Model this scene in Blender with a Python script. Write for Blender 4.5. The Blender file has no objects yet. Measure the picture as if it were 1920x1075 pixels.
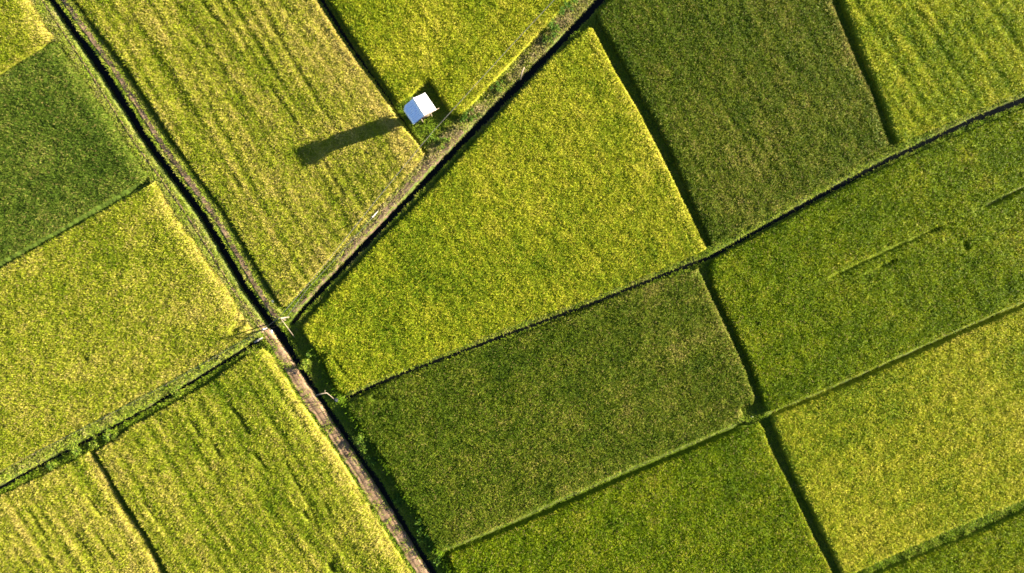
import bpy, math
import numpy as np
from mathutils import Vector

# ------------------------------------------------------------------ camera, sky, sun, exposure
SC = bpy.context.scene
S = 0.06            # metres per photograph pixel on the ground
CH = 76.8           # camera height above the paddies
cam = bpy.data.cameras.new("camera"); cam.lens = 24; cam.sensor_width = 36; cam.clip_end = 20000
co = bpy.data.objects.new("camera", cam); SC.collection.objects.link(co)
co.location = (0, 0, CH); co.rotation_euler = (0, 0, 0); SC.camera = co

ELEV = math.radians(15.5)
SUNXY = (0.948, 0.317)
sdir = Vector((SUNXY[0]*math.cos(ELEV), SUNXY[1]*math.cos(ELEV), math.sin(ELEV))).normalized()
wd = bpy.data.worlds.new("World"); SC.world = wd; wd.use_nodes = True
nt = wd.node_tree; bg = nt.nodes["Background"]
sky = nt.nodes.new("ShaderNodeTexSky"); sky.sky_type = 'NISHITA'; sky.sun_disc = False
sky.sun_elevation = ELEV; sky.sun_rotation = math.atan2(SUNXY[0], SUNXY[1])
nt.links.new(sky.outputs[0], bg.inputs[0]); bg.inputs[1].default_value = 0.05; sky.air_density = 0.55; sky.dust_density = 0.4; sky.ozone_density = 1.5
sl = bpy.data.lights.new("sun", 'SUN'); sl.energy = 5.0; sl.angle = math.radians(0.7); sl.color = (1.0, 0.90, 0.72)
so = bpy.data.objects.new("sun", sl); SC.collection.objects.link(so)
so.rotation_euler = (-sdir).to_track_quat('-Z', 'Y').to_euler(); so.location = (60, 20, 40)
vs = SC.view_settings
vs.view_transform = 'Standard'; vs.look = 'None'; vs.gamma = 1; vs.exposure = 2.76
SC.cycles.filter_width = 1.7; SC.cycles.max_bounces = 6; SC.cycles.diffuse_bounces = 3; SC.cycles.transmission_bounces = 4

RNG = np.random.default_rng(7)

# ------------------------------------------------------------------ helpers
def W(px, py, z=0.0):
    """photograph pixel at height z -> world x, y, z"""
    k = S*(CH - z)/CH
    return np.array(((px - 960.0)*k, (537.5 - py)*k, z))
def WP(pts, z=0.0):
    return np.array([W(p[0], p[1], z)[:2] for p in pts])

class Noise:
    def __init__(self, seed, n=256):
        self.g = np.random.default_rng(seed).random((n, n)); self.n = n
    def __call__(self, x, y):
        xi = np.floor(x).astype(np.int64); yi = np.floor(y).astype(np.int64)
        fx = x - xi; fy = y - yi
        fx = fx*fx*(3-2*fx); fy = fy*fy*(3-2*fy)
        n = self.n; g = self.g
        a = g[xi % n, yi % n]; b = g[(xi+1) % n, yi % n]; c = g[xi % n, (yi+1) % n]; d = g[(xi+1) % n, (yi+1) % n]
        return (a*(1-fx)+b*fx)*(1-fy) + (c*(1-fx)+d*fx)*fy
    def fbm(self, x, y, o=3):
        s = 0; w = 0; a = 1.0
        for k in range(o):
            s = s + a*self(x*2**k + 17.3*k, y*2**k + 9.1*k); w += a; a *= 0.5
        return s/w
N1, N2, N3, N4 = Noise(1), Noise(2), Noise(3), Noise(4)

def seg_dist(x, y, poly, closed=False, hw=None):
    """distance to a polyline (minus an interpolated half width), also outward normal data"""
    P = np.asarray(poly); n = len(P)
    best = np.full(x.shape, 1e9)
    bx = np.zeros(x.shape); by = np.zeros(x.shape)
    for i in range(n if closed else n-1):
        a = P[i]; b = P[(i+1) % n]; d = b - a; L2 = max(1e-9, d @ d)
        t = np.clip(((x-a[0])*d[0] + (y-a[1])*d[1])/L2, 0, 1)
        qx = a[0] + t*d[0]; qy = a[1] + t*d[1]
        dd = np.hypot(x-qx, y-qy)
        if hw is not None: dd = dd - (hw[i]*(1-t) + hw[i+1]*t)
        m = dd < best
        best = np.where(m, dd, best); bx = np.where(m, qx, bx); by = np.where(m, qy, by)
    return best, bx, by
def inside(x, y, P):
    r = np.zeros(x.shape, bool); n = len(P)
    for i in range(n):
        x1, y1 = P[i]; x2, y2 = P[(i+1) % n]
        if y1 == y2: continue
        c = ((y1 > y) != (y2 > y)) & (x < (x2-x1)*(y-y1)/(y2-y1) + x1)
        r ^= c
    return r

def mesh_from(name, verts, quads=None, tris=None, attrs=None, smooth=False):
    me = bpy.data.meshes.new(name)
    verts = np.ascontiguousarray(verts, np.float32)
    me.vertices.add(len(verts)); me.vertices.foreach_set("co", verts.ravel())
    idx = []; st = []; tot = 0
    if quads is not None and len(quads):
        q = np.asarray(quads, np.int32); idx.append(q.ravel()); st.append(np.arange(len(q), dtype=np.int32)*4); tot = len(q)*4
    if tris is not None and len(tris):
        t = np.asarray(tris, np.int32); idx.append(t.ravel()); st.append(tot + np.arange(len(t), dtype=np.int32)*3)
    idx = np.concatenate(idx); st = np.concatenate(st)
    me.loops.add(len(idx)); me.loops.foreach_set("vertex_index", idx)
    me.polygons.add(len(st)); me.polygons.foreach_set("loop_start", st)
    if smooth: me.polygons.foreach_set("use_smooth", np.ones(len(st), bool))
    me.update(calc_edges=True)
    for k, v in (attrs or {}).items():
        a = me.attributes.new(k, 'FLOAT', 'POINT'); a.data.foreach_set("value", np.ascontiguousarray(v, np.float32))
    return me
def link(name, me, mat, parent=None, loc=(0, 0, 0)):
    o = bpy.data.objects.new(name, me); SC.collection.objects.link(o)
    if mat: me.materials.append(mat)
    if parent: o.parent = parent
    o.location = loc
    return o
def tag(o, label, cat, group=None):
    o["label"] = label; o["category"] = cat
    if group: o["group"] = group
    return o
def thing(name, label, cat, loc=(0, 0, 0), group=None):
    o = bpy.data.objects.new(name, None); SC.collection.objects.link(o); o.location = loc
    o.empty_display_size = 0.3
    return tag(o, label, cat, group)

# ------------------------------------------------------------------ materials
def new_mat(name):
    m = bpy.data.materials.new(name); m.use_nodes = True
    t = m.node_tree; t.nodes.clear()
    out = t.nodes.new("ShaderNodeOutputMaterial")
    return m, t, out
def ramp(t, stops, fac):
    r = t.nodes.new("ShaderNodeValToRGB"); e = r.color_ramp.elements
    while len(e) < len(stops): e.new(0.5)
    for q, (p, c) in zip(e, stops): q.position = p; q.color = (*c, 1)
    t.links.new(fac, r.inputs[0]); return r.outputs[0]
def leaf_mat(name, stops, trans=0.42, rough=0.5):
    """leaf blades: colour from attribute tone (ripeness, plus sunlight painted on sunward plot rims), part of the light passes through"""
    m, t, out = new_mat(name)
    a = t.nodes.new("ShaderNodeAttribute"); a.attribute_name = "tone"
    c = ramp(t, stops, a.outputs["Fac"])
    p = t.nodes.new("ShaderNodeBsdfPrincipled"); p.inputs["Roughness"].default_value = rough
    p.inputs["Specular IOR Level"].default_value = 0.06
    t.links.new(c, p.inputs["Base Color"])
    tr = t.nodes.new("ShaderNodeBsdfTranslucent"); t.links.new(c, tr.inputs[0])
    mx = t.nodes.new("ShaderNodeMixShader"); mx.inputs[0].default_value = trans
    t.links.new(p.outputs[0], mx.inputs[1]); t.links.new(tr.outputs[0], mx.inputs[2]); t.links.new(mx.outputs[0], out.inputs[0])
    return m
def noise_mat(name, stops, scale=1.0, rough=0.9, bump=0.0, detail=6, spec=0.2, metal=0.0):
    m, t, out = new_mat(name)
    g = t.nodes.new("ShaderNodeNewGeometry")
    n = t.nodes.new("ShaderNodeTexNoise"); n.inputs["Scale"].default_value = scale; n.inputs["Detail"].default_value = detail
    n.inputs["Roughness"].default_value = 0.65
    t.links.new(g.outputs["Position"], n.inputs["Vector"])
    c = ramp(t, stops, n.outputs[0])
    p = t.nodes.new("ShaderNodeBsdfPrincipled"); p.inputs["Roughness"].default_value = rough
    p.inputs["Specular IOR Level"].default_value = spec; p.inputs["Metallic"].default_value = metal
    t.links.new(c, p.inputs["Base Color"])
    if bump:
        n2 = t.nodes.new("ShaderNodeTexNoise"); n2.inputs["Scale"].default_value = scale*6; n2.inputs["Detail"].default_value = 5
        t.links.new(g.outputs["Position"], n2.inputs["Vector"])
        b = t.nodes.new("ShaderNodeBump"); b.inputs["Strength"].default_value = 0.6; b.inputs["Distance"].default_value = bump
        t.links.new(n2.outputs[0], b.inputs["Height"]); t.links.new(b.outputs[0], p.inputs["Normal"])
    t.links.new(p.outputs[0], out.inputs[0])
    return m

GROUND_M = noise_mat("bund_soil", [(0.30, (0.06, 0.085, 0.014)), (0.55, (0.10, 0.125, 0.02)), (0.75, (0.15, 0.12, 0.055))], 1.1, bump=0.03)
ROAD_M = noise_mat("dry_earth", [(0.28, (0.095, 0.058, 0.032)), (0.5, (0.19, 0.120, 0.068)), (0.72, (0.29, 0.195, 0.118))], 1.6, bump=0.05)
FAR_M = noise_mat("far_paddies", [(0.35, (0.07, 0.10, 0.015)), (0.5, (0.16, 0.15, 0.02)), (0.65, (0.24, 0.20, 0.04))], 0.02)
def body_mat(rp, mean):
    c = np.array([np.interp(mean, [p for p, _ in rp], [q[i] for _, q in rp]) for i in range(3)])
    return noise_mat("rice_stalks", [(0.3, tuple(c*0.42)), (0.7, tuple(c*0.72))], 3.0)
WATER_M = noise_mat("dark_water", [(0.3, (0.0015, 0.002, 0.002)), (0.7, (0.004, 0.005, 0.003))], 0.5, rough=0.1, bump=0.004, spec=0.12)
BAMBOO_M = noise_mat("bleached_bamboo", [(0.3, (0.20, 0.15, 0.105)), (0.7, (0.34, 0.27, 0.20))], 5, rough=0.6)
WIRE_M = noise_mat("grey_cable", [(0.3, (0.07, 0.068, 0.055)), (0.7, (0.12, 0.115, 0.10))], 4, rough=0.5)
DARKWIRE_M = noise_mat("dark_wire", [(0.3, (0.05, 0.06, 0.06)), (0.7, (0.09, 0.10, 0.10))], 4, rough=0.5)
CONC_M = noise_mat("pale_concrete", [(0.3, (0.28, 0.25, 0.22)), (0.7, (0.44, 0.40, 0.36))], 6, rough=0.8, bump=0.01)
TIN_M = noise_mat("galvanised_sheet", [(0.35, (0.30, 0.28, 0.27)), (0.5, (0.46, 0.46, 0.48)), (0.7, (0.54, 0.54, 0.56))], 2.6, rough=0.42, metal=0.35, spec=0.5)
TINSKY_M = noise_mat("sheet_painted_skylight", [(0.3, (0.55, 0.63, 0.76)), (0.7, (0.68, 0.74, 0.84))], 1.2, rough=0.42, metal=0.35, spec=0.5)  # same zinc as the other slope; sky reflection in shade put into its colour
WOOD_M = noise_mat("weathered_boards", [(0.3, (0.10, 0.075, 0.05)), (0.7, (0.22, 0.17, 0.12))], 5, rough=0.85, bump=0.01)
PLASTIC_M = noise_mat("faded_plastic", [(0.3, (0.30, 0.34, 0.42)), (0.7, (0.42, 0.46, 0.52))], 4, rough=0.4)

# ------------------------------------------------------------------ plan of the place (traced in photograph pixels)
FIELDS = {
'A': [(30,-140),(137,0),(241,135),(327,270),(424,405),(504,540),(528,576),(534,576),(575,536),(626,478),(688,411),(756,338),(790,300),(794,290),(779,266),(756,241),(739,216),(714,176),(673,123),(631,63),(592,0),(505,-140)],
'B': [(531,-140),(616,0),(656,60),(696,123),(731,173),(746,193),(774,176),(803,150),(817,171),(844,213),(862,218),(960,115),(1023,48),(1060,4),(1190,-140)],
'C': [(1103,52),(1111,54),(1156,141),(1201,216),(1228,270),(1324,466),(1318,472),(1290,484),(1176,532),(1120,556),(957,612),(802,676),(724,706),(646,738),(631,733),(600,671),(567,625),(566,612),(636,531),(719,443),(769,396),(879,278),(960,188),(1035,108)],
'D': [(651,758),(726,718),(807,688),(960,636),(1121,571),(1199,541),(1308,505),(1324,540),(1372,640),(1397,696),(1414,745),(1411,757),(1388,768),(1394,783),(1352,807),(1201,868),(1070,925),(960,978),(819,1036),(804,1005),(777,955),(743,905),(714,855),(679,805),(651,768)],
'E': [(839,1041),(960,993),(1080,941),(1186,893),(1337,829),(1400,800),(1424,794),(1432,806),(1440,833),(1488,928),(1523,1003),(1560,1074),(1625,1215),(930,1215),(850,1075)],
'F': [(1265,-140),(1142,0),(1116,28),(1136,63),(1181,141),(1251,270),(1334,461),(1345,458),(1440,403),(1545,345),(1658,277),(1667,270),(1636,181),(1596,93),(1559,0),(1505,-140)],
'G': [(1520,-140),(1577,0),(1616,100),(1653,188),(1681,266),(1690,268),(1729,251),(1832,208),(1920,171),(2060,108),(2060,-140)],
'H': [(1329,501),(1338,488),(1440,433),(1535,380),(1628,330),(1751,275),(1920,203),(2060,145),(2060,503),(1920,565),(1812,613),(1681,671),(1601,708),(1445,774),(1436,768),(1407,686),(1372,610),(1337,540)],
'I': [(1450,781),(1601,721),(1683,683),(1827,618),(1920,578),(2060,518),(2060,870),(1920,938),(1792,988),(1691,1034),(1596,1077),(1582,1080),(1576,1071),(1525,966),(1483,883),(1455,810),(1447,791)],
'J': [(1600,1100),(1650,1075),(1752,1034),(1855,993),(1920,961),(2060,890),(2060,1215),(1650,1215)],
'K': [(-140,-140),(-48,-140),(58,0),(83,45),(101,68),(97,74),(45,108),(0,136),(-140,220)],
'L': [(-140,228),(0,143),(45,112),(100,78),(110,79),(151,143),(191,198),(236,264),(277,328),(262,342),(198,378),(100,436),(0,491),(-140,565)],
'M': [(-140,582),(0,505),(95,450),(201,392),(281,348),(291,338),(329,406),(377,471),(424,539),(452,588),(474,618),(470,628),(311,719),(151,804),(131,815),(0,888),(-140,960)],
'N': [(477,658),(490,655),(512,675),(553,745),(595,805),(630,855),(661,905),(691,955),(723,1005),(754,1055),(856,1215),(375,1215),(314,1075),(271,998),(241,953),(208,898),(178,848),(186,842),(216,825),(241,803),(377,728)],
'O': [(163,850),(100,882),(0,930),(-140,1000),(-140,1215),(365,1215),(296,1071),(264,1008),(226,956),(191,890),(168,855)],
}
POLY = {k: WP(v, 0.7) for k, v in FIELDS.items()}

def lr(rows):   # (y, left, right) rows -> centre line and half width for a feature running down the picture
    c = [((l+r)/2, y) for y, l, r in rows]; return c
CANAL1 = [(-2,-140,5),(99.5,0,6),(196,135,9.5),(281,270,7.8),(382.5,405,8),(461,538,8),(510,606,8),(531,634,8.2),(556,675,5.6),(600,745,4.6),(641,805,5.6),(674,855,4.8),(709,905,6.2),(740,955,5.8),(770,1005,5.0),(801,1055,6),(902,1215,6)]
CANAL2 = [(549,606,4),(583,566,5),(616,531,5.5),(668,476,6),(739,402,6.5),(781,358,6.5),(837,298,7),(872,262,7),(960,173,7),(1015,117,7),(1060,70,7),(1101,28,7),(1131,-4,7),(1262,-140,7)]
DITCH3 = [(645,748,3.8),(724,713,4.2),(802,683,4.2),(960,624,4.2),(1121,565,4.5),(1184,539,4.5),(1292,497,4.6),(1332,482,4.6),(1440,421,5),(1540,366,5.5),(1666,299,5.2),(1736,267,5.2),(1827,224,6.2),(1920,187,6.6),(2060,128,7)]
DITCH4 = [(486,637,4.5),(440,667,4.5),(326,737,3.6),(270,770,2.6),(201,807,4.2),(156,830,4),(100,860,3.2),(60,881,4),(0,915,4.6),(-140,990,5)]
DITCH5 = [(520,-140,5),(604,0,5),(640,60,5),(681,122,5),(722,178,4.6),(745,214,4.2),(767,246,4.2),(786,271,4.4),(799,290,4)]
DITCH6 = [(-140,572,4.2),(0,498,4.2),(97,443.5,4.2),(199,385.5,4.2),(262,348,3.4),(274,342,1.6)]
DITCH7 = [(826,1042,4.6),(960,986,4.6),(1075,934.5,4.8),(1195,881.5,4.6),(1345,818,4.4),(1395,796,3.6)]
DITCH8 = [(1450,777,4.2),(1601,714.5,4.2),(1682,677.5,4.6),(1820,615.5,4.8),(1920,571.5,4.8),(2060,510,4.8)]
def feat(f, z=-0.1):
    P = WP([(a, b) for a, b, _ in f], z); return P, np.array([c*S for _, _, c in f])
CAN = [feat(f) for f in (CANAL1, CANAL2, DITCH3, DITCH4, DITCH5, DITCH6, DITCH7, DITCH8)]
DEPTH = [0.85, 0.8, 0.6, 0.6, 0.55, 0.55, 0.5, 0.5]
WZ = [-0.22, -0.22, -0.2, -0.2, -0.3, -0.3]

PATH_A = [(-140,7,22),(0,113,126),(135,211,225),(270,296,311),(405,396,411),(538,474,488),(575,498,511),(597,513,527)]
ROAD = [(540,433,439),(590,468,476),(612,484,498),(630,493,517),(650,505,532),(675,519,549),(745,562,594),(805,604,633),(855,637,666),(905,669,699),(955,700,731),(1005,732,763),(1055,764,793),(1215,866,895)]
FOOT = [(-140,-24,-21),(0,77,80),(135,166,169.5),(270,252,256),(405,349,354),(540,433,438)]
PATH_B = [(549,585,5),(593,539,6),(636,496,7),(676,446,7.5),(713,411,7.5),(756,360,8.5),(806,307,8.5),(838,276,7),(868,246,4)]

# ------------------------------------------------------------------ terrain
GX0, GX1, GY0, GY1, GS = -67.0, 67.0, -41.5, 41.5, 0.17
gx = np.arange(GX0, GX1+GS/2, GS); gy = np.arange(GY0, GY1+GS/2, GS)
X, Y = np.meshgrid(gx, gy, indexing='ij')
def field_sd(x, y, P):
    d, bx, by = seg_dist(x, y, P, True)
    ins = inside(x, y, P)
    return np.where(ins, d, -d), bx, by
FD = np.full(X.shape, -9.0)
for k, P in POLY.items():
    x0, y0 = P.min(0) - 1.2; x1, y1 = P.max(0) + 1.2
    i0, i1 = np.searchsorted(gx, (x0, x1)); j0, j1 = np.searchsorted(gy, (y0, y1))
    d, _, _ = field_sd(X[i0:i1, j0:j1], Y[i0:i1, j0:j1], P)
    FD[i0:i1, j0:j1] = np.maximum(FD[i0:i1, j0:j1], d)
CD = []
for (P, hw) in CAN:
    d, _, _ = seg_dist(X, Y, P, False, hw); CD.append(d)
def strip_d(rows, z=0.4):
    P = WP([((l+r)/2, y) for y, l, r in rows], z); hw = np.array([(r-l)/2*0.84*S for y, l, r in rows])
    return seg_dist(X, Y, P, False, hw)[0]
dPA = strip_d(PATH_A); dRD = strip_d(ROAD)
pb, pbh = feat(PATH_B, 0.4); dPB = seg_dist(X, Y, pb, False, pbh)[0]
# left bund of the main canal, upper half
LB = WP([(-37,-140),(72,0),(167,135),(255,270),(351,405),(437,538),(480,605)], 0.4)
dLB = seg_dist(X, Y, LB, False)[0] - 0.75
def sm(a, e0, e1):
    t = np.clip((a-e0)/(e1-e0), 0, 1); return t*t*(3-2*t)
Z = np.where(FD > 0.0, 0.0, -0.18)
VG = WP([(505,660),(515,675),(557,745),(599,805),(633,855),(664,905),(695,955),(727,1005),(758,1055),(860,1215)], 0.0)
Z = Z - 0.30*(1-sm(seg_dist(X, Y, VG)[0], 0.25, 0.6))
Z = np.maximum(Z, 0.55*(1-sm(dPA, 0.25, 0.9)))
Z = np.maximum(Z, 0.16*(1-sm(dRD, 0.10, 0.5)))
Z = np.maximum(Z, 0.36*(1-sm(dPB, 0.4, 1.3)))
Z = np.maximum(Z, 0.45*(1-sm(dLB, 0.1, 0.7)))
B4 = WP([(478,629),(311,726),(151,812),(0,898),(-140,974)], 0.5)
dB4 = seg_dist(X, Y, B4)[0]
Z = np.maximum(Z, 0.62*(1-sm(dB4, 0.45, 0.85)))
B3 = WP([(655,732),(724,702),(802,672),(960,613),(1121,553),(1184,528),(1292,486),(1332,471),(1440,409),(1540,354),(1666,287),(1736,256),(1827,212),(1920,174),(2060,114)], 0.4)
dB3 = seg_dist(X, Y, B3)[0]
Z = np.maximum(Z, 0.50*(1-sm(dB3, 0.3, 0.7)))
for _ in range(2):
    Z = (Z + np.roll(Z, 1, 0) + np.roll(Z, -1, 0) + np.roll(Z, 1, 1) + np.roll(Z, -1, 1))/5
Z = Z + 0.05*(N1.fbm(X*1.6, Y*1.6, 3)-0.5)
for d, dep in zip(CD, DEPTH):
    dn = d + 0.22*(N2.fbm(X*1.3, Y*1.3, 2)-0.5)
    Z = Z - (Z + dep)*(1-sm(dn, -0.28, 0.16))
Zedge = sm(np.minimum(np.minimum(X-GX0, GX1-X), np.minimum(Y-GY0, GY1-Y)), 0, 2.0)
Z = Z*Zedge
def terr(x, y):
    u = np.clip((np.asarray(x, float)-GX0)/GS, 0, len(gx)-1.001); v = np.clip((np.asarray(y, float)-GY0)/GS, 0, len(gy)-1.001)
    i = u.astype(int); j = v.astype(int); a = u-i; b = v-j
    return (Z[i, j]*(1-a)+Z[i+1, j]*a)*(1-b) + (Z[i, j+1]*(1-a)+Z[i+1, j+1]*a)*b
def samp(A, x, y):
    i = np.clip(np.rint((x-GX0)/GS).astype(int), 0, len(gx)-1); j = np.clip(np.rint((y-GY0)/GS).astype(int), 0, len(gy)-1)
    return A[i, j]
def grid_faces(nx, ny):
    i, j = np.meshgrid(np.arange(nx-1), np.arange(ny-1), indexing='ij')
    a = i*ny + j
    return np.stack([a, a+ny, a+ny+1, a+1], -1).reshape(-1, 4)
nx, ny = X.shape
gv = np.stack([X, Y, Z], -1).reshape(-1, 3); gq = grid_faces(nx, ny)
o = link("ground", mesh_from("ground", gv, gq, smooth=True), GROUND_M); o["kind"] = "structure"
x0, x1, y0, y1 = gx[0], gx[-1], gy[0], gy[-1]; R = 6000.0
rv = [(x0,y0,0),(x1,y0,0),(x1,y1,0),(x0,y1,0),(-R,-R,0),(R,-R,0),(R,R,0),(-R,R,0)]
o = link("far_ground", mesh_from("far_ground", rv, [(0,4,5,1),(1,5,6,2),(2,6,7,3),(3,7,4,0)]), FAR_M); o["kind"] = "structure"

def resample(P, hw, step):
    P = np.asarray(P); L = np.concatenate([[0], np.cumsum(np.hypot(*np.diff(P, axis=0).T))])
    s = np.arange(0, L[-1], step); s = np.append(s, L[-1])
    c = np.stack([np.interp(s, L, P[:, 0]), np.interp(s, L, P[:, 1])], 1); h = np.interp(s, L, hw)
    t = np.gradient(c, axis=0); t /= np.linalg.norm(t, axis=1)[:, None]
    return c, h, np.stack([-t[:, 1], t[:, 0]], 1), s
def strip(P, hw, z, step, across, grow=0.0, edge=0.0, over=0.0, ruts=0.0, seed=0):
    """a sheet along a line: z None lies on the terrain"""
    c, h, n, s = resample(P, hw, step)
    u = np.linspace(-1, 1, across)
    jl = 1 + edge*(N3.fbm(s*1.3+seed, s*0+3.3, 3)-0.5)*2; jr = 1 + edge*(N3.fbm(s*1.3+seed, s*0+44.1, 3)-0.5)*2
    k = np.where(u[None, :] < 0, jl[:, None], jr[:, None])*(h+grow)[:, None]*u[None, :]
    x = c[:, 0][:, None] + n[:, 0][:, None]*k; y = c[:, 1][:, None] + n[:, 1][:, None]*k
    if z is None:
        zz = terr(x, y) + over + 0.05*(N4.fbm(x*3, y*3, 3)-0.5)
        if ruts: zz = zz - ruts*(np.exp(-((np.abs(u)-0.42)/0.13)**2)[None, :])*(0.5+N1(s*0.35+seed, s*0)[:, None])
        zz[:, 0] -= 0.10; zz[:, -1] -= 0.10
    else: zz = np.full(x.shape, z)
    return np.stack([x, y, zz], -1).reshape(-1, 3), grid_faces(len(s), across)
names = ["canal_water", "canal_water", "ditch_water", "ditch_water", "ditch_water", "ditch_water"]
for i, ((P, hw), nm) in enumerate(zip(CAN, names)):
    v, q = strip(P, hw, WZ[i], 1.0, 3, grow=0.30)
    o = link(nm, mesh_from(nm, v, q), WATER_M); o["kind"] = "structure"
def lr_strip(rows, z=0.4):
    return WP([((l+r)/2, y) for y, l, r in rows], z), np.array([(r-l)/2*0.84*S for y, l, r in rows])
P, hw = lr_strip(PATH_A, 0.5); v, q = strip(P, hw, None, 0.16, 9, edge=0.55, over=0.05, seed=5)
o = link("dirt_path", mesh_from("dirt_path", v, q, smooth=True), ROAD_M); o["kind"] = "structure"
P, hw = lr_strip(ROAD, 0.3); v, q = strip(P, hw, None, 0.14, 17, edge=0.38, over=0.06, ruts=0.035, seed=15)
o = link("dirt_road", mesh_from("dirt_road", v, q, smooth=True), ROAD_M); o["kind"] = "structure"
P, hw = lr_strip(FOOT, 0.45); v, q = strip(P, hw, None, 0.16, 5, grow=0.03, edge=0.6, over=0.03, seed=25)
o = link("foot_path", mesh_from("foot_path", v, q, smooth=True), ROAD_M); o["kind"] = "structure"
v, q = strip(pb, pbh, None, 0.16, 11, edge=0.6, over=0.05, ruts=0.04, seed=35)
o = link("weedy_path", mesh_from("weedy_path", v, q, smooth=True), noise_mat("brown_earth", [(0.28, (0.060, 0.042, 0.022)), (0.5, (0.115, 0.076, 0.045)), (0.72, (0.19, 0.130, 0.085))], 1.8, bump=0.05)); o["kind"] = "structure"

# ------------------------------------------------------------------ blades
def blades(root, az, rise, reach, droop, w, roll, tone):
    """arching leaf strips: root pair, middle pair, tip.  root (n,3); reach = horizontal length"""
    n = len(root)
    dx, dy = np.cos(az), np.sin(az)
    wx, wy = -dy*np.cos(roll), dx*np.cos(roll); wz = np.sin(roll)
    wv = np.stack([wx, wy, wz], 1)*(w/2)[:, None]
    D = np.stack([dx, dy, np.zeros(n)], 1)
    mid = root + D*(reach*0.42)[:, None]; mid[:, 2] += rise
    tip = root + D*reach[:, None]; tip[:, 2] += rise - droop
    V = np.empty((n, 5, 3), np.float32)
    V[:, 0] = root - wv*0.7; V[:, 1] = root + wv*0.7; V[:, 2] = mid + wv; V[:, 3] = mid - wv; V[:, 4] = tip
    b = np.arange(n, dtype=np.int32)*5
    q = np.stack([b, b+1, b+2, b+3], 1); t = np.stack([b+3, b+2, b+4], 1)
    return V.reshape(-1, 3), q, t, np.repeat(tone, 5)

IN = (58.5, 33.2)   # half size of what the photograph shows; beyond it the crop is sown thinner
def scatter(P, dens):
    x0, y0 = P.min(0); x1, y1 = P.max(0); out = []
    n = int((x1-x0)*(y1-y0)*dens)
    x = RNG.uniform(x0, x1, n); y = RNG.uniform(y0, y1, n)
    far = (np.abs(x) > IN[0]) | (np.abs(y) > IN[1])
    k = ~far | (RNG.random(n) < 0.45)
    x, y = x[k], y[k]
    d, bx, by = field_sd(x, y, P)
    return x, y, d, bx, by

# green, mid, ripe leaf colours ; ear colour
G1, G2 = (0.035, 0.085, 0.008), (0.085, 0.135, 0.010)
# key: (leaf ramp, ripeness mean, ripeness spread, height, row angle deg in the plan, row strength, ear density, label)
Y_A = [(0.0, (0.090, 0.165, 0.005)), (0.35, (0.25, 0.315, 0.012)), (0.65, (0.42, 0.42, 0.035)), (1.0, (0.62, 0.50, 0.130))]
Y_B = [(0.0, (0.085, 0.165, 0.004)), (0.35, (0.25, 0.325, 0.010)), (0.65, (0.45, 0.46, 0.020)), (1.0, (0.64, 0.55, 0.085))]
Y_D = [(0.0, (0.045, 0.090, 0.004)), (0.40, (0.112, 0.170, 0.007)), (0.75, (0.21, 0.24, 0.016)), (1.0, (0.42, 0.35, 0.090))]
Y_L = [(0.0, (0.056, 0.102, 0.009)), (0.40, (0.118, 0.188, 0.017)), (0.75, (0.22, 0.265, 0.032)), (1.0, (0.43, 0.38, 0.105))]
Y_H = [(0.0, (0.062, 0.120, 0.002)), (0.40, (0.150, 0.230, 0.003)), (0.75, (0.28, 0.33, 0.006)), (1.0, (0.48, 0.42, 0.050))]
EAR_S, EAR_Y = (0.50, 0.40, 0.12), (0.52, 0.45, 0.05)
SPEC = {
'A': (Y_A, 0.60, 0.24, 0.86, -59, 0.8, 30, 'straw gold rice plot crossed by the long hut shadow'),
'B': (Y_B, 0.46, 0.22, 0.90, -57, 0.25, 16, 'yellow rice plot behind the white hut, notched round its yard'),
'C': (Y_B, 0.46, 0.22, 0.88, -57, 0.15, 20, 'yellow kite shaped rice plot in the middle, tip at the canal bend'),
'D': (Y_D, 0.42, 0.24, 1.02, 24, 0.35, 9, 'darkest olive rice plot beside the bushes and dirt road'),
'E': (Y_H, 0.42, 0.24, 0.88, 24, 0.3, 12, 'mid green rice plot below the darkest one, cut by the lower picture edge'),
'F': (Y_D, 0.50, 0.26, 0.88, -60, 0.35, 13, 'dull olive rice plot between two yellow ones at the upper picture edge'),
'G': (Y_B, 0.46, 0.24, 0.88, -57, 0.5, 16, 'yellow rice plot with furrow lines in the upper corner beside a water ditch'),
'H': (Y_H, 0.50, 0.24, 0.88, 24, 0.25, 10, 'green rice plot with broken dark furrow lines running through it'),
'I': (Y_B, 0.50, 0.26, 0.88, 24, 0.3, 28, 'ripe yellow rice plot below the furrowed green plot, edged with weeds'),
'J': (Y_H, 0.55, 0.24, 0.84, 24, 0.2, 8, 'small green wedge of rice in the lower corner past the weedy strip'),
'K': (Y_A, 0.52, 0.22, 0.86, -57, 0.1, 16, 'small yellow wedge of rice in the upper corner beside the bright green plot'),
'L': (Y_L, 0.38, 0.32, 0.84, 33, 0.1, 12, 'bright leafy green unripe rice plot beside the canal footpath'),
'M': (Y_A, 0.48, 0.22, 0.86, 30, 0.12, 20, 'large even yellow rice plot between the unripe green plot and a grassy bund'),
'N': (Y_A, 0.45, 0.22, 0.86, -57, 0.75, 18, 'yellow green rice plot with long furrows beside the bare dirt road'),
'O': (Y_A, 0.55, 0.24, 0.86, -57, 0.8, 26, 'pale straw rice plot in the lower corner below the grassy bund'),
}
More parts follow.
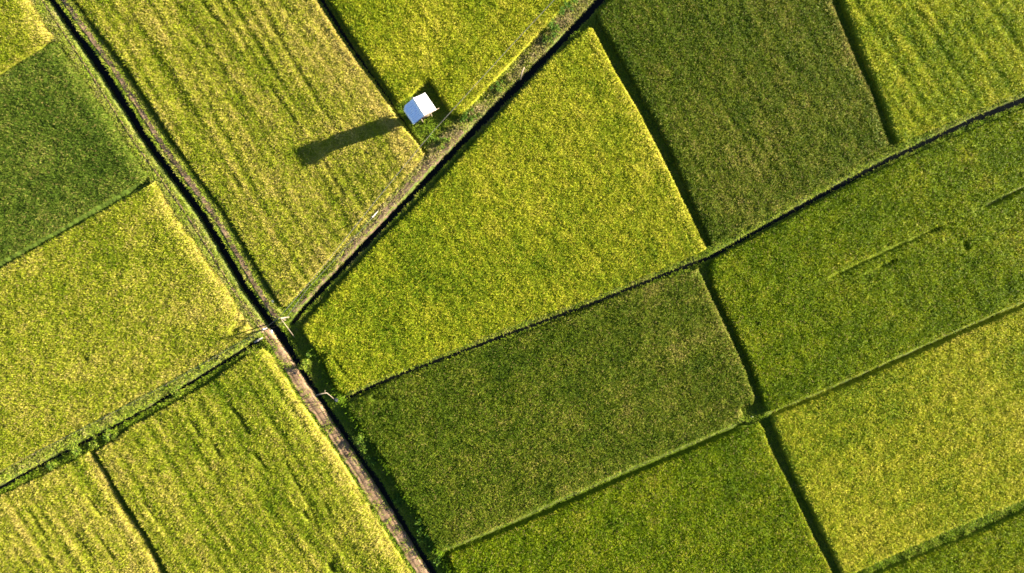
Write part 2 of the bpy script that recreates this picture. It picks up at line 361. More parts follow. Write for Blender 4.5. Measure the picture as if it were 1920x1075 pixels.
# thin spots and furrows in single plots: (plot, pixel line, half width m, depth m)
CUTS = {
'H': [([(1560,520),(1640,482),(1700,455),(1762,427)], 0.27, 0.5), ([(1762,427),(1806,407),(1850,387)], 0.16, 0.3), ([(1850,387),(1885,371),(1922,351),(1990,320)], 0.32, 0.75), ([(1655,500),(1680,488)], 0.22, 0.45), ([(1812,454),(1812,466)], 0.30, 0.30), ([(1625,512),(1650,503)], 0.16, 0.3), ([(1419,604),(1421,608)], 0.25, 0.22), ([(1540,725),(1585,700)], 0.15, 0.2)],
'A': [([(608,300),(625,330),(645,362)], 0.20, 0.22), ([(440,330),(452,352)], 0.25, 0.15), ([(685,285),(700,312)], 0.2, 0.18), ([(380,5),(402,30),(427,52)], 0.22, 0.16), ([(510,165),(560,235)], 0.2, 0.18)],
'C': [([(605,664),(612,670)], 0.4, 0.45), ([(626,668),(640,690),(660,712)], 0.18, 0.34)],
'M': [([(437,618),(452,608)], 0.45, 0.35), ([(160,670),(168,676)], 0.3, 0.2)],
'N': [([(435,760),(450,780),(468,812)], 0.28, 0.35), ([(395,820),(415,855)], 0.28, 0.3), ([(620,1058),(626,1068)], 0.4, 0.45), ([(270,940),(295,975)], 0.2, 0.28), ([(478,850),(500,878)], 0.22, 0.25), ([(360,790),(385,825)], 0.2, 0.2), ([(540,870),(600,985)], 0.2, 0.2), ([(570,960),(580,975)], 0.3, 0.3)],
'O': [([(60,960),(95,1020)], 0.22, 0.28), ([(165,930),(190,965)], 0.25, 0.25), ([(145,1000),(180,1050)], 0.22, 0.28), ([(190,1010),(215,1045)], 0.22, 0.25)],
'D': [([(1402,760),(1396,766)], 0.5, 0.5), ([(700,745),(745,748)], 0.3, 0.2)],
}
def canopy(key, x, y, d, nx_=None, ny_=None):
    ramp_, mean, spr, H, ang, rs, ear, lab = SPEC[key]
    a = math.radians(ang); ca, sa = math.cos(a), math.sin(a)
    v = x*ca + y*sa; u = -x*sa + y*ca
    sd = ord(key)*13.7
    t = H*np.ones_like(x)
    t += 0.17*(N1.fbm(x*1.3+sd, y*1.3, 3)-0.5) + 0.10*(N2.fbm(x*0.22+sd, y*0.22, 2)-0.5)
    lane = N3.fbm(u*1.5+sd, v*0.05, 2)
    t -= 0.20*rs*np.clip(lane-0.50, 0, 1)*2.0
    fine = N4(u*2.4+sd, v*0.5); t -= 0.05*rs*fine
    row = np.sin(2*np.pi*u/1.3 + 2.2*N2(u*0.2+sd, v*0.06)*np.pi); t += 0.028*(rs+0.15)*row
    for pts, hw, dep in CUTS.get(key, []):
        cd, _, _ = seg_dist(x, y, WP(pts, 0.7))
        rag = hw*(0.7+0.7*N2.fbm(x*1.5, y*1.5, 2))
        t -= dep*(1-sm(cd, rag*0.6, rag*1.15))
    rip = 0.50*(N2.fbm(x*0.35+sd+5, y*0.35, 3)-0.5) + 0.34*(N3.fbm(x*0.075+sd, y*0.075+3, 2)-0.5) + 0.34*rs*(0.5-lane)*1.5 + 0.30*(N1(u*1.9+sd, v*0.16)-0.5)*(0.4+rs) + 0.05*(rs+0.2)*row + 0.42*(N4.fbm(x*1.7+sd, y*1.7, 2)-0.5)
    face = 0.0 if nx_ is None else np.clip(nx_*SUNXY[0] + ny_*SUNXY[1], 0, 1)
    t = t*(1 - 0.12*(1-np.clip(d/0.5, 0, 1))**2)*1.1
    t = t - ((0.42 if key in 'KLMN' else 0.08)*H)*face*(1-np.clip(d/1.5, 0, 1))**1.6
    if nx_ is not None:
        away = np.clip(-(nx_*SUNXY[0] + ny_*SUNXY[1])*1.6 - 0.1, 0, 1)
        t = t*(1 - away*(1-np.clip(d/0.45, 0, 1)**0.8)*0.85)
    return np.maximum(t, 0.12), rip
def bare(key, x, y):
    m = np.zeros(x.shape)
    for pts, hw, dep in CUTS.get(key, []):
        cd, _, _ = seg_dist(x, y, WP(pts, 0.7)); rag = hw*1.15*(0.7+0.7*N2.fbm(x*1.5, y*1.5, 2))
        m = np.maximum(m, min(1.0, dep*(1.9 if key in 'HD' else 1.0))*(1-sm(cd, rag*0.7, rag*1.2)))
    return m

for key in FIELDS:
    P = POLY[key]; ramp_, mean, spr, H, ang, rs, ear, lab = SPEC[key]
    c0 = P[:, :].mean(0)
    root = thing("rice_plot", lab, "rice plot", (c0[0], c0[1], 0.0), "rice plots divided by bunds and ditches")
    off = np.array([c0[0], c0[1], 0.0], np.float32)
    # --- stalk mass: a low rough surface under the leaves, falling to the ground at the plot's rim
    st = 0.2
    ax = np.arange(P[:, 0].min()-0.4, P[:, 0].max()+0.4, st); ay = np.arange(P[:, 1].min()-0.4, P[:, 1].max()+0.4, st)
    bx_, by_ = np.meshgrid(ax, ay, indexing='ij')
    d, qx_, qy_ = field_sd(bx_, by_, P); ql_ = np.hypot(qx_-bx_, qy_-by_)+1e-6
    d = d + 0.16*(N3.fbm(bx_*2.2, by_*2.2, 2)-0.5)
    t, _ = canopy(key, bx_, by_, d, (qx_-bx_)/ql_, (qy_-by_)/ql_)
    zb = np.where(d > -0.02, (t-0.17)*np.clip((d+0.02)/0.28, 0, 1)**0.6, -0.25)
    zb = zb + 0.07*(RNG.random(zb.shape)-0.5)*(d > 0.1)
    bv = np.stack([bx_, by_, zb], -1).reshape(-1, 3); bq = grid_faces(len(ax), len(ay))
    ok = (d.reshape(-1)[bq] > -0.25).any(1)
    bq = bq[ok]; used = np.unique(bq); rm = np.full(len(bv), -1); rm[used] = np.arange(len(used))
    me = mesh_from("stalks", bv[used]-off, rm[bq], smooth=False)
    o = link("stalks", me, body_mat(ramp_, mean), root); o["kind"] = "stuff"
    # --- leaves
    vs_, qs_, ts_, tn_ = [], [], [], []; nv = 0
    def add(b):
        global nv
        v, q, t, tn = b; vs_.append(v-off); qs_.append(q+nv); ts_.append(t+nv); tn_.append(tn); nv += len(v)
    x, y, d, bx, by = scatter(P, 210)
    dn = d + 0.16*(N3.fbm(x*2.2, y*2.2, 2)-0.5)
    k = (dn > 0.10) & (RNG.random(len(x)) > bare(key, x, y)); x, y, d, bx, by, dn = x[k], y[k], d[k], bx[k], by[k], dn[k]
    ql_ = np.hypot(bx-x, by-y)+1e-6; t, rip = canopy(key, x, y, d, (bx-x)/ql_, (by-y)/ql_); n = len(x)
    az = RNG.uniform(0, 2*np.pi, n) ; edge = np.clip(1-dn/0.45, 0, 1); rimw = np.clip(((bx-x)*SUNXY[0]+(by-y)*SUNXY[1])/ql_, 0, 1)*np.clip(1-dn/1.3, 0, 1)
    ox, oy = bx-x, by-y; l = np.hypot(ox, oy)+1e-6; oaz = np.arctan2(oy, ox)
    az = np.where(RNG.random(n) < np.maximum(edge*0.75, rimw*0.9), oaz + RNG.normal(0, 0.6, n), az)
    z0 = (t-0.40)*(0.55+0.45*np.clip(dn/0.3, 0, 1))
    rise = RNG.uniform(0.22, 0.50, n); reach = RNG.uniform(0.18, 0.48, n)
    tone = np.clip(mean + rip + RNG.normal(0, spr*0.60, n) + 0.10*edge + 0.30*rimw, 0, 1)  # sunlight on sunward rims painted in as a paler tone
    reach = reach*np.clip(0.40+dn/0.55, 0.4, 1)
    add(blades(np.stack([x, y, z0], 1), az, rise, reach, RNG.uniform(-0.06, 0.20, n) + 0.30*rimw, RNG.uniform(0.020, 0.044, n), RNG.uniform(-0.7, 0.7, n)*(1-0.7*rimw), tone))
    # --- rim leaves hanging out over the bund
    L = np.hypot(*(np.roll(P, -1, 0)-P).T); per = L.sum(); m = int(per*70)
    s = RNG.uniform(0, per, m); cum = np.concatenate([[0], np.cumsum(L)]); i = np.clip(np.searchsorted(cum, s)-1, 0, len(P)-1); f = (s-cum[i])/L[i]
    e = (np.roll(P, -1, 0)-P)[i]; nrm = np.stack([e[:, 1], -e[:, 0]], 1)/L[i][:, None]
    area = 0.5*np.sum(P[:, 0]*np.roll(P[:, 1], -1)-np.roll(P[:, 0], -1)*P[:, 1])
    nrm_all = np.roll(P, -1, 0)-P; nrm_all = np.stack([nrm_all[:, 1], -nrm_all[:, 0]], 1)/L[:, None]
    if area < 0: nrm = -nrm; nrm_all = -nrm_all
    q0 = P[i] + e*f[:, None] - nrm*RNG.uniform(0.14, 0.36, m)[:, None]
    q0 -= nrm*(0.16*(N3.fbm(q0[:, 0]*2.2, q0[:, 1]*2.2, 2)-0.5))[:, None]*-1
    t, rip = canopy(key, q0[:, 0], q0[:, 1], np.zeros(m), nrm[:, 0], nrm[:, 1])
    zz = t*RNG.uniform(0.12, 0.75, m)
    az = np.arctan2(nrm[:, 1], nrm[:, 0]) + RNG.normal(0, 0.5, m)
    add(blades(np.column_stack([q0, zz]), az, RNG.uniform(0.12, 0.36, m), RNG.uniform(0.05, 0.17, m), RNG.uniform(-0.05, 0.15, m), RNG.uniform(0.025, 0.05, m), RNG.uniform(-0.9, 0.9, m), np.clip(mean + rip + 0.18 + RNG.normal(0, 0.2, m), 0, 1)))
    sf = nrm_all@np.array(SUNXY); per_e = L*np.clip((sf-0.25)/0.5, 0, 1)*(1.7 if key in 'KLM' else 1.0 if key in 'NC' else 0.15 if key == 'A' else 0.35 if key == 'B' else 0.6)  # extra leaves on sunward rims, tone raised to paint the sunlit edge
    m = int(per_e.sum()*230)
    if m:
        i = RNG.choice(len(P), m, p=per_e/per_e.sum()); f = RNG.random(m); dd = 0.04 + np.minimum(RNG.exponential(0.34, m), 1.5)
        q0 = P[i] + (np.roll(P, -1, 0)-P)[i]*f[:, None] - nrm_all[i]*dd[:, None]
        ok = inside(q0[:, 0], q0[:, 1], P); q0, i, dd = q0[ok], i[ok], dd[ok]; m = len(q0)
        t, rip = canopy(key, q0[:, 0], q0[:, 1], dd, nrm_all[i, 0], nrm_all[i, 1])
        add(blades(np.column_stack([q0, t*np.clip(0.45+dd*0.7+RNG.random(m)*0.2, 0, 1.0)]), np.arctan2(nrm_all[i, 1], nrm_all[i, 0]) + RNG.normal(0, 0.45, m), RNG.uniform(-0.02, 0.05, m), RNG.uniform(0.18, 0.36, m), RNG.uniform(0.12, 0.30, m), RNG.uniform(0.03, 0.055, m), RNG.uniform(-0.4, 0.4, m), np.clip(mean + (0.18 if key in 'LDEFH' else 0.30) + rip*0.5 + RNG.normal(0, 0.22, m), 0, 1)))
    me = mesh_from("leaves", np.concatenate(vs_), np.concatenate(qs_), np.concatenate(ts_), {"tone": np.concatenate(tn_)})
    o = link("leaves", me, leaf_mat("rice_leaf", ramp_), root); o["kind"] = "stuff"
    # --- ears
    x, y, d, bx, by = scatter(P, ear)
    k = (d > 0.08) & (RNG.random(len(x)) > bare(key, x, y)); x, y, d, bx, by = x[k], y[k], d[k], bx[k], by[k]; ql_ = np.hypot(bx-x, by-y)+1e-6; t, rip = canopy(key, x, y, d, (bx-x)/ql_, (by-y)/ql_)
    k = RNG.random(len(x)) < np.clip(0.75+rip*0.8, 0.05, 1); x, y, t, rip = x[k], y[k], t[k], rip[k]; n = len(x)
    v, q, tr, tn = blades(np.stack([x, y, t-0.10], 1), RNG.uniform(0, 2*np.pi, n), RNG.uniform(0.08, 0.2, n), RNG.uniform(0.14, 0.28, n), RNG.uniform(0.02, 0.14, n), RNG.uniform(0.025, 0.045, n), RNG.uniform(-0.6, 0.6, n), np.clip(RNG.normal(0.42, 0.16, n)+rip, 0, 1))
    es = EAR_Y if ramp_ is Y_B else EAR_S
    dull = 0.62 if ramp_ in (Y_D, Y_H, Y_L) else 1.0
    o = link("ears", mesh_from("ears", v-off, q, tr, {"tone": tn}), leaf_mat("rice_ear", [(0, tuple(c*0.62*dull for c in es)), (1, tuple(c*dull for c in es))], 0.25), root); o["kind"] = "stuff"

# ------------------------------------------------------------------ grass on bunds, banks and the yard
dens = 220
n = int(2*IN[0]*2*IN[1]*dens)
x = RNG.uniform(-IN[0]-3, IN[0]+3, n); y = RNG.uniform(-IN[1]-3, IN[1]+3, n)
k = samp(FD, x, y) < 0.0
x, y = x[k], y[k]
cdm = np.min(np.stack([samp(c, x, y) for c in CD]), 0)
ln6 = np.min(np.stack([samp(c, x, y) for c in CD[5:]]), 0)
k = (cdm > -0.02 + 0.2*(N2.fbm(x*1.3, y*1.3, 2)-0.5)) & ((ln6 > 0.30) | (RNG.random(len(x)) < 0.12)); x, y, cdm = x[k], y[k], cdm[k]
rd = samp(dRD, x, y); pa = samp(dPA, x, y); pbd = samp(dPB, x, y); lb = samp(dLB, x, y)
prob = np.ones(len(x))
prob = np.where(rd < 0, 0.04 + 0.45*(N1.fbm(x*1.7, y*1.7, 3) > 0.60) + 0.5*np.clip(1+rd/0.35, 0, 1), prob)
prob = np.where((pa < 0), 0.05 + 0.2*(N1.fbm(x*2, y*2, 2) > 0.6), prob)
prob = np.where((pbd < -0.05), 0.16 + 0.45*(N1.fbm(x*1.5, y*1.5, 2) > 0.54), prob)
fp = np.abs(seg_dist(x, y, WP([((l+r)/2, yy) for yy, l, r in FOOT], 0.45))[0])
prob = np.where(fp < 0.13, 0.15, prob)
fdm = samp(FD, x, y); zt = terr(x, y)
prob = np.where((zt < -0.02) & (cdm > 0.5), np.where(fdm > -0.45, prob*0.45, prob*0.7), prob)
k = RNG.random(len(x)) < prob; x, y, cdm, rd, pa, pbd, lb = [q[k] for q in (x, y, cdm, rd, pa, pbd, lb)]
n = len(x); z0 = terr(x, y) - 0.02
big = N2.fbm(x*0.8, y*0.8, 3)
tone = 0.36 + 0.5*(big-0.5) + RNG.normal(0, 0.15, n)
WEED = seg_dist(x, y, WP([(650,480),(756,355),(830,275),(900,215),(965,140),(1035,70),(1100,5),(1200,-100)], 0.3))[0]
tone = tone + 0.46*(1-sm(WEED, 0.7, 1.8)) * (0.4+N3.fbm(x*0.9, y*0.9, 2))
tone = tone + 0.24*(1-sm(lb, -0.2, 0.9)) + 0.22*(1-sm(samp(dB4, x, y), 0.4, 0.9)) + 0.12*(1-sm(samp(dB3, x, y), 0.3, 0.8)) + 0.15*(np.abs(pa) < 0.5)
hgt = 0.10 + 0.18*big + 0.12*(N1(x*1.1, y*1.1) > 0.6)
hgt = np.where(lb < 0.2, hgt*0.7, hgt)
v, q, tr, tn = blades(np.stack([x, y, z0], 1), RNG.uniform(0, 2*np.pi, n), hgt*RNG.uniform(0.6, 1.3, n), RNG.uniform(0.10, 0.32, n), RNG.uniform(-0.02, 0.12, n), RNG.uniform(0.025, 0.055, n), RNG.uniform(-0.9, 0.9, n), np.clip(tone, 0, 1))
RL = WP([(585,655),(606,690),(629,735),(651,768),(679,805),(714,855),(743,905),(777,955),(804,1005),(822,1035),(838,1060),(900,1180)], 0.4)
ro, rh, rn, rs_ = resample(RL, np.ones(len(RL)), 0.012)
rk = RNG.random(len(rs_)) < 0.25 + 0.9*(N1.fbm(rs_*0.9, rs_*0+7, 3) > 0.45); ro, rn, rs_ = ro[rk], rn[rk], rs_[rk]
m = len(ro); rx = ro + rn*(-0.15 + RNG.normal(0, 0.22, m))[:, None]*np.sign(rn[:, :1])*-1
rz = terr(rx[:, 0], rx[:, 1]); tall = (0.42 + 0.75*N2.fbm(rs_*0.7, rs_*0+2, 3))*np.where(rx[:, 1] > -13.0, 0.75, 1.05)
b2 = blades(np.column_stack([rx, rz-0.02]), RNG.uniform(0, 6.28, m), tall*RNG.uniform(0.75, 1.2, m), RNG.uniform(0.1, 0.34, m), RNG.uniform(-0.25, 0.12, m), RNG.uniform(0.03, 0.06, m), RNG.uniform(-0.6, 0.6, m), np.clip(RNG.normal(0.12, 0.1, m), 0, 1))
q = np.concatenate([q, b2[1]+len(v)]); tr = np.concatenate([tr, b2[2]+len(v)]); tn = np.concatenate([tn, b2[3]]); v = np.concatenate([v, b2[0]])
GR = [(0.0, (0.075, 0.150, 0.006)), (0.30, (0.200, 0.310, 0.014)), (0.6, (0.33, 0.36, 0.04)), (1.0, (0.42, 0.33, 0.17))]
o = link("grass", mesh_from("grass", v, q, tr, {"tone": tn}), leaf_mat("bund_grass", GR)); o["kind"] = "stuff"
tag(o, "short green and dry grass growing on the bunds and canal banks", "grass")

# ------------------------------------------------------------------ solids: tubes and boxes
def tube(pts, rad, seg=7, cap=True):
    P = [Vector(p) for p in pts]; rad = list(rad) if hasattr(rad, '__len__') else [rad]*len(P)
    V, Q = [], []
    for i, p in enumerate(P):
        t = (P[min(i+1, len(P)-1)] - P[max(i-1, 0)]).normalized()
        a = t.cross(Vector((0, 0, 1)) if abs(t.z) < 0.9 else Vector((1, 0, 0))).normalized(); b = t.cross(a)
        for k in range(seg):
            an = 2*math.pi*k/seg; V.append(p + (a*math.cos(an) + b*math.sin(an))*rad[i])
    for i in range(len(P)-1):
        for k in range(seg):
            Q.append((i*seg+k, i*seg+(k+1) % seg, (i+1)*seg+(k+1) % seg, (i+1)*seg+k))
    T = []
    if cap:
        for base, flip in ((0, True), ((len(P)-1)*seg, False)):
            c = len(V); V.append(P[0] if flip else P[-1])
            for k in range(seg):
                a, b = base+k, base+(k+1) % seg; T.append((c, b, a) if flip else (c, a, b))
    return np.array([tuple(v) for v in V]), np.array(Q), np.array(T)
def tube_obj(name, pts, rad, mat, parent=None, seg=7):
    p0 = np.array(parent.location) if parent else np.array(pts[0])
    v, q, t = tube(pts, rad, seg)
    return link(name, mesh_from(name, v-p0, q, t, smooth=True), mat, parent, (0, 0, 0) if parent else tuple(p0))
def box(cx, cy, z0, z1, ux, uy, hx, hy):
    """upright box; ux,uy unit x axis in plan"""
    V = []
    for z in (z0, z1):
        for a, b in ((-1, -1), (1, -1), (1, 1), (-1, 1)):
            V.append((cx + a*hx*ux - b*hy*uy, cy + a*hx*uy + b*hy*ux, z))
    return np.array(V), np.array([(0, 3, 2, 1), (4, 5, 6, 7), (0, 1, 5, 4), (1, 2, 6, 5), (2, 3, 7, 6), (3, 0, 4, 7)])

# ------------------------------------------------------------------ field hut on stilts
ZR, ZE, ZL = 4.9, 4.4, 4.05
r0, r1 = W(774.5, 184, ZR), W(795.8, 216.6, ZR)
e0, e1 = W(796.8, 174, ZE), W(818.6, 206, ZE)
l0, lc, l1 = W(758.6, 198, ZL+0.08), W(756.7, 207.7, ZL), W(774.5, 233.5, ZL)
cen = (r0+r1)/2
hut = thing("field_hut", "small raised field hut with a white tin gable roof, sky blue put into its shaded slope, in a rice clearing", "hut", (cen[0], cen[1], 0.15))
ho = np.array(hut.location)
def slope(ra, rb, eave, up, name, mat, ribs):
    nu, nv = ribs*6+1, 7
    s = np.linspace(0, 1, nu); tt = np.linspace(0, 1, nv)
    rid = ra[None]*(1-s)[:, None] + rb[None]*s[:, None]; ev = np.array([eave(q) for q in s])
    V = rid[:, None]*(1-tt)[None, :, None] + ev[:, None]*tt[None, :, None]
    V[..., 2] += (0.045*np.sin(s*ribs*2*np.pi))[:, None] + up
    V[..., 2] -= 0.05*np.sin(np.pi*tt)[None, :]*0.6
    top = V.reshape(-1, 3); bot = top.copy(); bot[:, 2] -= 0.015
    q = grid_faces(nu, nv); n = len(top)
    rim = []
    idx = np.arange(n).reshape(nu, nv)
    for line in (idx[0], idx[-1], idx[:, 0], idx[:, -1]):
        for a, b in zip(line[:-1], line[1:]): rim.append((a, b, b+n, a+n))
    return link(name, mesh_from(name, np.concatenate([top, bot])-ho, np.concatenate([q, q[:, ::-1]+n, np.array(rim)]), smooth=False), mat, hut)
def eave_r(s): return e0*(1-s) + e1*s
def eave_l(s):
    return l0*(1-s/0.22) + lc*(s/0.22) if s < 0.22 else lc*(1-(s-0.22)/0.78) + l1*((s-0.22)/0.78)
ob = slope(r0, r1, eave_r, 0.0, "roof_slope", TIN_M, 9); ob["label"] = "bare white tin roof slope facing the sun"
ob = slope(r0, r1, eave_l, -0.03, "roof_slope", TINSKY_M, 10); ob["label"] = "shaded corrugated roof slope, sky blue put into its colour, with a cut corner"
rd_ = (r1-r0)/np.linalg.norm(r1-r0)
tube_obj("ridge_cap", [r0-rd_*0.04+np.array((0, 0, .02)), r1+rd_*0.04+np.array((0, 0, .02))], 0.05, TIN_M, hut, 6)
ax_ = np.array([rd_[0], rd_[1]]); px_ = np.array([-ax_[1], ax_[0]])
bc = np.array([cen[0], cen[1]]) - px_*(-0.15 if px_[0] > 0 else 0.15) + np.array((-0.16, 0.30))
def bx(name, c, z0, z1, hx, hy, mat):
    v, q = box(c[0], c[1], z0, z1, ax_[0], ax_[1], hx, hy)
    return link(name, mesh_from(name, v-ho, q), mat, hut)
bx("cabin", bc, 2.35, 3.9, 0.72, 0.66, WOOD_M)
bx("floor_platform", bc, 2.2, 2.345, 0.85, 0.78, WOOD_M)
bx("lower_screen", bc, 0.2, 2.195, 0.46, 0.46, WOOD_M)
for a in (-1, 1):
    for b in (-1, 1):
        q = bc + ax_*a*0.66 + px_*b*0.6
        tube_obj("stilt", [(q[0], q[1], 0.0), (q[0], q[1], 2.195)], 0.06, BAMBOO_M, hut)
pe = W(823, 203, ZE-0.05); tube_obj("gable_pole", [l1+rd_*0.06+np.array((0, 0, -.02)), r1+rd_*0.07+np.array((0, 0, -.08)), pe], 0.022, BAMBOO_M, hut)
pe2 = W(768, 184, ZL+0.1); tube_obj("gable_pole", [pe2, r0-rd_*0.07+np.array((0, 0, -.1))], 0.03, BAMBOO_M, hut)

# ------------------------------------------------------------------ poles, cables, small things
def cable(name, pts, r, mat, label, group=None, sag=0.0):
    P = []
    for a, b in zip(pts[:-1], pts[1:]):
        for k in range(6):
            f = k/6; p = W(*a)*(1-f) + W(*b)*f; p[2] -= sag*4*f*(1-f); P.append(p)
    P.append(W(*pts[-1]))
    return tag(tube_obj(name, P, r, mat, None, 6), label, "cable", group)
cable("power_cable", [(523,596,3.0),(611,494,2.9),(699,383,2.9),(807,252,2.9),(951,94,2.9),(1039,0,2.95),(1110,-76,3.0)], 0.03, WIRE_M, "long grey cable running past the hut along the yellow plot edge")
cable("support_wire", [(534,600,2.9),(575,543,2.4),(651,461,2.1),(699,407,2.15)], 0.022, WIRE_M, "thin pale wire from the crossed pole to the short white pole", sag=0.05)
cable("support_wire", [(523,596,2.7),(496,616,1.4)], 0.028, WIRE_M, "short pale wire spanning the canal at the road junction")
cable("fence_wire", [(494,617,1.15),(470,632,1.0),(430,654,1.0),(311,722,1.0),(151,806,1.0),(60,852,1.0),(-30,902,1.0)], 0.014, DARKWIRE_M, "upper grey wire strung along the grassy bund beside the large yellow plot", "fence wires on the bund")
cable("fence_wire", [(495,619,0.8),(472,635,0.7),(432,658,0.7),(313,726,0.7),(153,810,0.7),(60,857,0.7),(-30,907,0.7)], 0.013, DARKWIRE_M, "lower grey wire strung along the grassy bund beside the large yellow plot", "fence wires on the bund")
stk = [(470,632),(390,677.5),(311,723),(231,765.5),(151,807),(60,853)]
for i, (a, b) in enumerate(stk):
    p = W(a, b, 1.02); o = tube_obj("fence_stake", [(p[0], p[1], float(terr(p[0], p[1]))-0.1), (p[0], p[1], 1.06)], 0.016, WOOD_M)
    tag(o, "thin bamboo stake carrying the grey wires on the grassy bund", "stake", "stakes under the bund wires")
# crossed pole at the junction
p = W(527, 597, 3.0); pole = thing("utility_pole", "bamboo cable pole with crossarm and long stay at the canal junction", "pole", (p[0], p[1], 0.3))
tube_obj("pole_shaft", [(p[0], p[1], 0.1), (p[0], p[1], 3.15)], [0.08, 0.06], BAMBOO_M, pole)
tube_obj("crossarm", [W(521.5, 594.5, 3.0)+np.array((0, 0, .06)), W(536.5, 601, 2.92)+np.array((0, 0, .06))], 0.028, BAMBOO_M, pole)
tube_obj("stay", [W(527.5, 599, 2.85), W(552.5, 633, 0.2)], 0.032, BAMBOO_M, pole)
tube_obj("brace", [W(533, 600, 2.6), W(519, 612, 0.4)], 0.03, BAMBOO_M, pole)
# short post beside the road
p = W(495, 617, 1.2); post = thing("fence_post", "short pale concrete post at the road end carrying three wires", "post", (p[0], p[1], 0.2))
v, q = box(p[0], p[1], 0.1, 1.45, 0.8, 0.6, 0.07, 0.07); link("post_shaft", mesh_from("post_shaft", v-np.array(post.location), q), CONC_M, post)
v, q = box(p[0], p[1], 1.453, 1.53, 0.8, 0.6, 0.10, 0.10); link("post_cap", mesh_from("post_cap", v-np.array(post.location), q), CONC_M, post)
# short white pole by the weedy path
a, b = W(710, 395, 0.4), W(698.5, 408, 2.2)
wp = thing("leaning_pole", "short white pole leaning over the rim of the straw gold plot", "pole", tuple(a))
tube_obj("pole_shaft", [a, (a+b)/2+np.array((0, 0, .1)), b], [0.03, 0.045, 0.06], CONC_M, wp)
tube_obj("pole_hook", [b, W(697.5, 405.5, 2.3)], 0.04, CONC_M, wp)
# bent bamboo over the canal
pts = [W(629,751,0.25), W(619,742,1.0), W(612.5,737,1.65), W(604,738.5,1.75), W(594,741,1.6), W(588.5,746,1.3)]
bb = thing("bent_pole", "bleached bent bamboo pole arching over the canal to the dirt road", "pole", tuple(pts[0]))
tube_obj("pole_shaft", pts, [0.03, 0.03, 0.05, 0.055, 0.045, 0.02], BAMBOO_M, bb)
tube_obj("pole_peg", [W(609, 737.4, 1.72), W(609.5, 732, 1.85)], 0.022, BAMBOO_M, bb)
tube_obj("pole_tip", [pts[-1], W(578, 751, 0.9), W(564, 759, 0.65)], [0.02, 0.015, 0.01], BAMBOO_M, bb)
def lump(name, px, py, r, label, cat, mat, flat=0.6):
    p = W(px, py, 0.3); z = float(terr(p[0], p[1])); nu, nv = 10, 7; V = []
    for i in range(nv):
        th = math.pi*i/(nv-1)
        for k in range(nu):
            ph = 2*math.pi*k/nu; rr = r*(0.75+0.5*RNG.random())
            V.append((rr*math.sin(th)*math.cos(ph), rr*math.sin(th)*math.sin(ph), rr*flat*math.cos(th)))
    Q = [(i*nu+k, i*nu+(k+1) % nu, (i+1)*nu+(k+1) % nu, (i+1)*nu+k) for i in range(nv-1) for k in range(nu)]
    o = link(name, mesh_from(name, np.array(V), np.array(Q)), mat, None, (p[0], p[1], z+r*flat*0.6)); return tag(o, label, cat)
lump("concrete_block", 630.5, 750.5, 0.24, "pale broken concrete block at the foot of the bent pole", "block", CONC_M)
lump("concrete_block", 1411, 782, 0.14, "pale stone lump where four rice plots meet", "block", CONC_M)
lump("plastic_bag", 511.5, 565, 0.18, "pale blue plastic bag lying in the shade of the canal path", "bag", PLASTIC_M, 0.4)
lump("plastic_bag", 507, 622, 0.17, "pale plastic bag on the canal edge next to the short post", "bag", PLASTIC_M, 0.4)
tag(tube_obj("drain_pipe", [W(477,642,0.15), W(484,638,0.2), W(492.5,632.5,0.25)], [0.09, 0.13, 0.10], CONC_M, None, 10), "stubby white drain pipe at the end of the bund ditch", "pipe")
p1, p2, p3 = W(983.5,126,0.75), W(978.5,136,0.85), W(976.5,147,0.6)
br = thing("dead_branch", "curved bleached dead branch lying across the weedy canal bank", "branch", tuple(p3))
tube_obj("bough", [p1, (p1+p2)/2+np.array((.02, .02, .05)), p2, p3], [0.035, 0.06, 0.07, 0.05], BAMBOO_M, br)
tube_obj("twig", [p3, W(975.5,151,0.4)], [0.035, 0.015], BAMBOO_M, br)

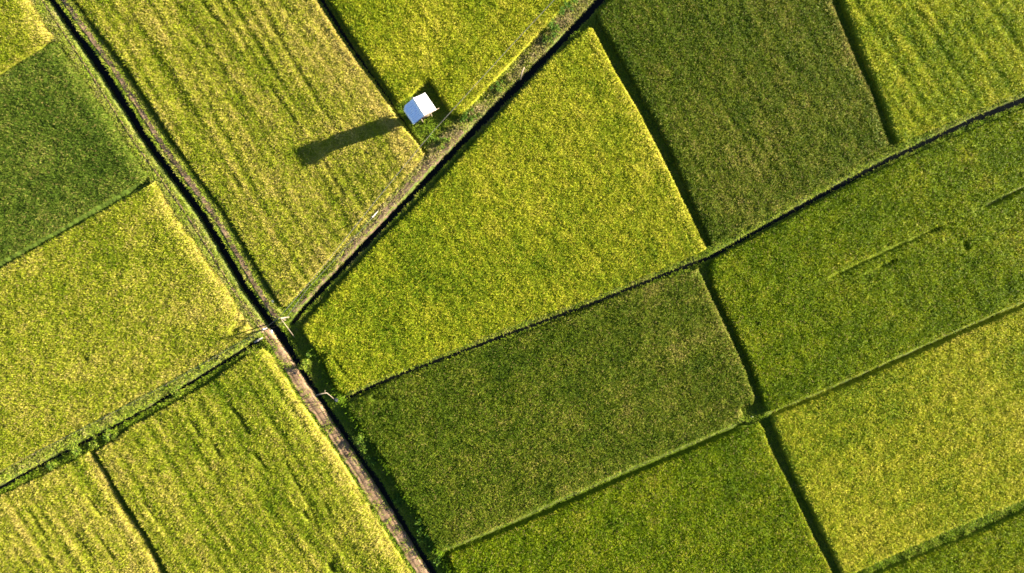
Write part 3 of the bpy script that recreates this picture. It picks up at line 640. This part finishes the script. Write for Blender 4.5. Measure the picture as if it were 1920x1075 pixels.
# ------------------------------------------------------------------ bushes
def bush(px, py, r, h, n, label, dry=0.0, group="bushes on the canal banks"):
    p = W(px, py, h*0.6); z = float(terr(p[0], p[1])); z = max(z, -0.05)
    b = thing("bush", label, "bush", (p[0], p[1], z), group)
    for _ in range(5):
        a = RNG.uniform(0, 6.28); link("stem", (lambda t: mesh_from("stem", t[0], t[1], t[2]))(tube([(0, 0, -0.1), (r*0.35*math.cos(a), r*0.35*math.sin(a), h*0.75)], [0.025, 0.008], 5)), WOOD_M, b)
    # clumps of leaves on an uneven cloud
    nc = 9; cc = RNG.normal(0, 1, (nc, 3))*np.array([r*0.62, r*0.62, h*0.2]); cc[:, 2] += h*0.62
    i = RNG.integers(0, nc, n); c = cc[i] + RNG.normal(0, 1, (n, 3))*np.array([r*0.20, r*0.20, h*0.15]); c[:, 2] = np.maximum(c[:, 2], 0.03)
    tone = np.clip(0.30 + dry + 0.25*(RNG.random(nc)-0.5)[i] + RNG.normal(0, 0.12, n), 0, 1)
    v, q, t, tn = blades(c, RNG.uniform(0, 6.28, n), RNG.uniform(0.0, 0.08, n), RNG.uniform(0.10, 0.22, n), RNG.uniform(-0.03, 0.1, n), RNG.uniform(0.06, 0.11, n), RNG.uniform(-1, 1, n), tone)
    o = link("foliage", mesh_from("foliage", v, q, t, {"tone": tn}), BUSH_M, b); o["kind"] = "stuff"
BUSH_M = leaf_mat("bush_leaf", [(0.0, (0.022, 0.07, 0.010)), (0.35, (0.06, 0.13, 0.014)), (0.7, (0.17, 0.22, 0.02)), (1.0, (0.36, 0.34, 0.06))], 0.3)
for a in [
 (574,682,0.62,0.95,420,"low yellow green bush on the bank beside the bagged canal junction",0.28),
 (676,831,0.95,1.15,620,"tall sunlit bush on the bank between the dirt road canal and olive plot",0.18),
 (700,862,0.45,0.5,260,"small shaded bush just below the tall sunlit bank bush",0.05),
 (745,940,0.5,0.5,300,"dark bush half way down the shaded canal bank",0.0),
 (790,985,0.7,0.75,560,"dense dark bush at the corner of the olive plot",0.02),
 (803,1012,0.7,0.8,560,"leafy bush at the foot of the bank where the last bund meets the canal",0.08),
 (822,1050,0.55,0.6,320,"dark bush between the canal and the lowest mid green plot",0.0),
 (882,212,0.55,0.8,320,"bright green bush by the corner of the hut yard",0.12),
 (868,226,0.45,0.6,220,"small green bush between the hut yard and the canal",0.1),
 (932,167,0.5,0.55,240,"low grey green bush along the weedy path beyond the yard",0.1),
 (1035,52,0.75,1.0,480,"green bush against the yellow plot rim near the canal bend",0.08),
 (1063,10,0.7,0.95,420,"green bush at the upper picture edge beside the canal",0.06),
 (1026,75,0.5,0.6,240,"small low bush on the weedy bank below the two larger ones",0.15),
 (205,818,0.6,0.85,360,"shaggy grass bush where the furrowed plots meet the bund ditch",0.3),
 (178,832,0.5,0.7,260,"small shaggy bush over the bund ditch at the plot divide",0.28),
 (140,846,0.6,0.75,320,"pale shaggy bush over the bund ditch above the straw plot",0.3),
 (96,872,0.5,0.65,240,"ragged tuft bush low on the bund ditch near the picture edge",0.25),
 (328,733,0.55,0.75,280,"yellowish tuft bush bridging the middle of the bund ditch",0.32),
 (835,265,0.45,0.5,200,"low weed clump in the hut yard beside the weedy path",0.22),
 (812,262,0.4,0.45,180,"low dark weed clump in the hut yard near the shaded ditch",0.1),
]:
    bush(*a)
